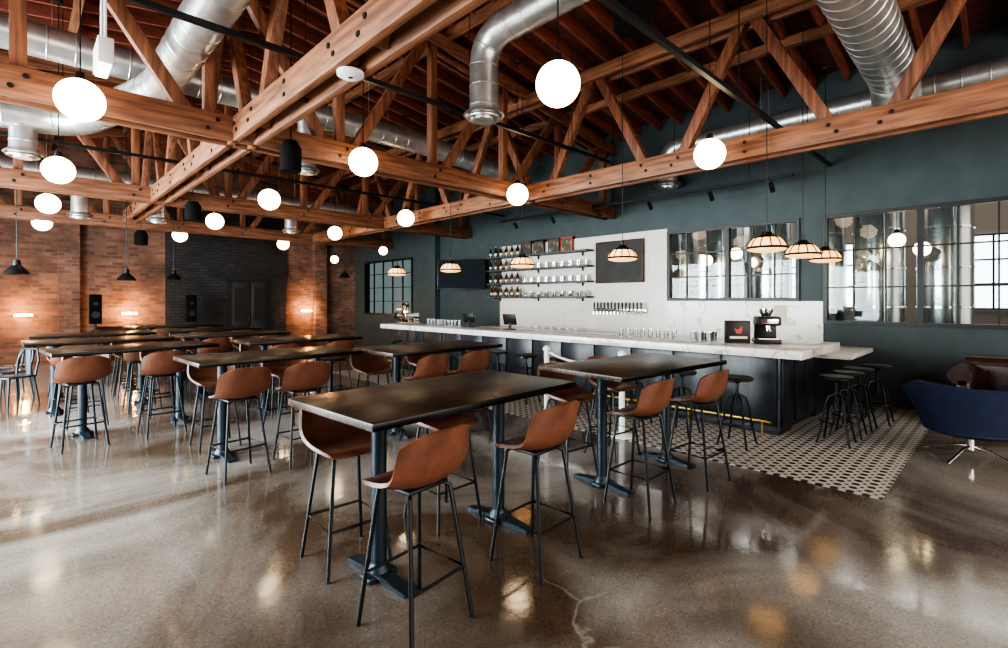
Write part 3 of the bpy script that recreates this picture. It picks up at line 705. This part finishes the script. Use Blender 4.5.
def barn(x,y,z):
    zt=deck(x)-0.2
    r=root('barn_pendant','small black metal dome pendant on long cord','lamp',(x,y,z),group='black dome pendants')
    G().lathe([(0.03,0.24),(0.05,0.23),(0.06,0.14),(0.1,0.1),(0.16,0.03),(0.18,-0.02),(0.172,-0.02),(0.15,0.02),(0.08,0.08),(0.03,0.1)],n=24).obj('lamp_shade',M_black,parent=r)
    G().sph((0,0,0.03),0.035,u=12,v=8).obj('bulb',M_bulb,parent=r)
    G().cyl((0,0,0.2),(0,0,zt-z),0.006,n=6).obj('cord',M_black,parent=r)
for p in ((-0.02,12.2,2.12),(1.7,13.6,2.1),(2.9,15.3,2.2),(7.6,15.2,2.4)): barn(*p)
def can(x,y,z,rad,h):
    zt=deck(x)-0.2
    r=root('hanging_speaker','black cylindrical speaker hung from the timber roof','speaker',(x,y,z),group='black hanging speakers')
    G().lathe([(0,0),(rad*0.9,0),(rad,0.02),(rad,h*0.75),(rad*0.6,h),(0,h)],n=24).obj('speaker_body',M_cloth,parent=r)
    G().cyl((0,0,h-0.01),(0,0,zt-z),0.008,n=6).obj('suspension_cable',M_black,parent=r)
for p in ((2.32,6.0,3.18,0.12,0.36),(2.25,10.3,3.08,0.13,0.34),(2.15,14.9,3.0,0.14,0.35),(3.9,2.35,4.05,0.17,0.4)): can(*p)
r=root('access_point','small white round network disc under timber chord','device',(1.9,3.7,3.43))
G().lathe([(0,0),(0.08,0),(0.105,0.015),(0.105,0.04),(0,0.04)],n=28).obj('disc_body',M_white,parent=r)
G().lathe([(0,-0.003),(0.02,-0.003),(0.02,0.0)],n=16).obj('indicator',M_steel,parent=r)

# ---------------------------------------------------------------- ducts
def ductmesh(pts,r,ring):
    P_=[Vector(p) for p in pts]; out=[P_[0]]
    for i in range(1,len(P_)-1):
        a,b,c=P_[i-1],P_[i],P_[i+1]; da=(a-b).normalized(); dc=(c-b).normalized(); q=min(r*2.2,(a-b).length*0.45,(c-b).length*0.45)
        for k in range(9):
            t=k/8; p0=b+da*q; p2=b+dc*q
            out.append(p0*(1-t)**2+b*2*t*(1-t)+p2*t*t)
    out.append(P_[-1])
    pp=[];rr=[];dist=0;nxt=0.12
    for a,b in zip(out,out[1:]):
        L_=(b-a).length; dr=(b-a).normalized(); pp.append(a); rr.append(r)
        while nxt<dist+L_-0.02:
            if nxt>dist+0.02:
                c=a+dr*(nxt-dist)
                for o_,k_ in ((-0.012,1),(-0.006,1.025),(0.006,1.025),(0.012,1)): pp.append(c+dr*o_); rr.append(r*k_)
            nxt+=ring
        dist+=L_
    pp.append(out[-1]); rr.append(r)
    return G().tube(pp,rr,n=28)
def diffuser(par,gp,r):
    gp=Vector(gp)
    G().lathe([(r*0.95,0.06),(r*1.0,0.02),(r*1.4,-0.03),(r*1.45,-0.045),(r*1.3,-0.045),(r*1.05,-0.01),(r*1.02,-0.05),(r*1.2,-0.08),(r*1.18,-0.09),(r*0.9,-0.08),(r*0.75,-0.06),(r*0.7,-0.11),(0,-0.11)],loc=tuple(gp),n=28).obj('diffuser',M_galv,parent=par)
def duct(lab,pts,r,ring=0.55,grille=None,drops=(),hang=()):
    ro=root('ventilation_duct',lab,'duct',(0,0,0),group='galvanised ventilation ducts')
    ductmesh(pts,r,ring).obj('duct_body',M_galv,parent=ro,ang=25)
    if grille: diffuser(ro,grille,r)
    for x,y,za,zb in drops:
        dd=ductmesh([(x,y,zb),(x,y,za)],0.15,0.2).obj('duct_drop',M_galv,parent=ro,ang=25)
        diffuser(dd,(x,y,za),0.15)
    for x,y,z in hang: G().cyl((x-r,y,z),(x-r,y,deck(x-r)-0.02),0.005,n=6).cyl((x+r,y,z),(x+r,y,deck(x+r)-0.02),0.005,n=6).obj('hanger_strap',M_galv,parent=ro)
    return ro
DL='round galvanised spiral ventilation duct hung under the roof'
duct(DL,[(1.33,-2.5,4.5),(1.33,7.9,4.45),(0.6,9.7,4.25),(-3.5,9.8,4.2)],0.21,0.28,drops=[(0.05,9.72,3.75,4.2)],hang=[(1.33,2.5,4.5),(1.33,5.2,4.5)])
duct(DL,[(-3.5,8.6,4.95),(6.2,8.6,4.9),(8.6,8.6,4.7)],0.21,0.28,drops=[(3.6,8.6,3.95,4.9)],hang=[(0.1,8.6,4.95),(5,8.6,4.9)])
duct('galvanised duct with elbow dropping to a round diffuser',[(4.2,-2.5,4.95),(4.2,4.66,4.95),(4.2,4.66,4.02)],0.18,0.25,grille=(4.2,4.66,4.02),hang=[(4.2,3,4.95)])
duct('large galvanised spiral duct crossing above the bar end',[(4.75,1.1,4.72),(8.45,1.1,4.62),(8.45,1.1,4.0)],0.27,0.2,hang=[(6,1.1,4.7)])
duct('galvanised duct along teal wall ending in round diffuser',[(9.25,-3.0,4.65),(9.25,4.8,4.65),(9.25,4.8,3.98)],0.18,0.28,grille=(9.25,4.8,3.98),hang=[(9.25,3,4.65)])
duct(DL,[(-3.5,13.2,4.15),(8.8,13.2,4.15)],0.2,0.28,drops=[(2.2,13.2,3.45,4.1),(0.9,13.2,3.4,4.1),(5.1,13.2,3.5,4.1)],hang=[(0.2,13.2,4.15),(5,13.2,4.15)])

def strut(name,a,b,lab,heads=None):
    r=root(name,lab,'track',(0,0,0),group='black ceiling tracks')
    G().beam(a,b,0.05,0.05).obj('rail',M_black,parent=r)
    a=Vector(a);b=Vector(b); n=5
    for k in range(n):
        p=a.lerp(b,(k+0.5)/n); G().cyl(p,(p.x,p.y,deck(p.x)-0.1),0.006,n=6).obj('hanger_rod',M_black,parent=r)
    if heads:
        for t in heads:
            p=a.lerp(b,t); h=G().cyl(p-Vector((0,0,0.02)),p-Vector((0,0,0.1)),0.01,n=8).cyl(p-Vector((0,0,0.08)),p+Vector((0.1,0,-0.2)),0.035,0.04,n=14).obj('spot_head',M_black,parent=r)
strut('ceiling_track',(-3.4,2.1,3.87),(9.55,2.1,3.87),'black metal track spanning between timber trusses')
strut('ceiling_track',(-3.4,5.05,4.12),(7.6,5.05,4.12),'black metal track spanning between timber trusses')
strut('ceiling_track',(8.7,2.4,3.62),(8.7,9.0,3.62),'black track rail with spot heads facing the bar wall',heads=(0.05,0.2,0.38,0.56,0.75,0.93))
strut('ceiling_track',(-3.4,9.75,3.95),(9.5,9.75,3.95),'black metal track spanning between timber trusses')
r=root('hanging_light_fixture','short white tubular light fixture hung on rods','lamp',(0.48,5.0,3.56))
G().box((0,0,0),(0.1,0.34,0.2),bev=0.01).obj('fixture_body',M_white,parent=r)
G().box((0,0,-0.105),(0.07,0.3,0.012)).obj('diffuser_strip',mat('cool_strip',(0.9,0.9,1),0.3,emit=(0.8,0.85,1),es=6),parent=r)
for q in (-0.12,0.12): G().cyl((0,q,0.1),(0,q,2.3),0.01,n=8).obj('hanger_rod',M_white,parent=r)

for x in (0.1,2.35,7.6):
    r=root('wall_sconce','small warm lit brass sconce on red brick wall','lamp',(x,YB-0.02,1.25),group='brick wall sconces')
    G().box((0,0,0),(0.12,0.04,0.12),bev=0.005).obj('backplate',M_brass,parent=r)
    G().cyl((-0.18,-0.1,0),(0.18,-0.1,0),0.03,n=12).obj('tube_bulb',M_bulb,parent=r)
    G().cyl((0,-0.02,0),(0,-0.1,0),0.012,n=8).obj('arm',M_brass,parent=r)
    l=bpy.data.lights.new('sconce_glow','POINT'); l.energy=75; l.color=(1,0.5,0.18); l.shadow_soft_size=0.05
    lo=bpy.data.objects.new('sconce_glow',l); LINK(lo); lo.location=(x,YB-0.4,1.3)
for i,(x,y) in enumerate(((1.5,17.4),(3.75,17.4))):
    r=root('floor_speaker','tall narrow black floor speaker on stand by brick wall','speaker',(x,y,0),group='floor speakers on stands')
    G().cyl((0,0,0.03),(0,0,1.0),0.03,n=12).lathe([(0,0),(0.2,0),(0.2,0.03),(0.03,0.05)],n=20).obj('stand',M_black,parent=r)
    G().box((0,0,1.4),(0.26,0.24,0.8),bev=0.02).obj('cabinet',M_cloth,parent=r)
    G().cyl((0,-0.115,1.25),(0,-0.13,1.25),0.09,n=20).cyl((0,-0.115,1.55),(0,-0.13,1.55),0.05,n=20).obj('driver_cone',M_black,parent=r)

# ---------------------------------------------------------------- lights
def area(name,loc,rot,sx,sy,e,col):
    l=bpy.data.lights.new(name,'AREA'); l.shape='RECTANGLE'; l.size=sx; l.size_y=sy; l.energy=e; l.color=col
    o=bpy.data.objects.new(name,l); LINK(o); o.location=loc; o.rotation_euler=rot; return o
for (a,b,c,d_),e_ in zip(LW,(1250,1900)): area('daylight_and_fill',(XL-0.3,(a+b)/2,1.9),(0,-pi/2,0),3.0,b-a,e_,(0.95,0.97,1.0))
area('daylight_and_fill',(2.5,-4.6,2.6),(math.radians(80),0,0),8,3.4,420,(1.0,0.91,0.80))  # soft fill added behind the camera to brighten the front tables and stools
area('daylight_and_fill',(12.9,4,5.1),(0,0,0),5,14,600,(1,0.95,0.88))  # overhead fill added inside the closed brewery hall, no fixture modelled
sl=bpy.data.lights.new('sun','SUN'); sl.energy=10.0; sl.angle=math.radians(12); sl.color=(0.95,0.975,1.0)
so=bpy.data.objects.new('sun',sl); LINK(so); so.rotation_euler=Vector((math.cos(math.radians(33))*0.99,-0.1*math.cos(math.radians(33)),-math.sin(math.radians(33)))).to_track_quat('-Z','Y').to_euler(); so.location=(-9,8,6)
w=bpy.data.worlds.new('World'); S.world=w; w.use_nodes=True
w.node_tree.nodes['Background'].inputs[0].default_value=(1.0,0.92,0.83,1); w.node_tree.nodes['Background'].inputs[1].default_value=1.8
try: S.view_settings.look='AgX - High Contrast'
except Exception: pass

# ---------------------------------------------------------------- camera
cam=bpy.data.cameras.new('camera'); co=bpy.data.objects.new('camera',cam); LINK(co)
co.location=(0,0,1.65); co.rotation_euler=(pi/2,0,-math.atan2(0.699,0.715)); cam.sensor_width=36; cam.lens=497/1008*36; cam.shift_y=-24/1008
cam.clip_start=0.05
S.camera=co
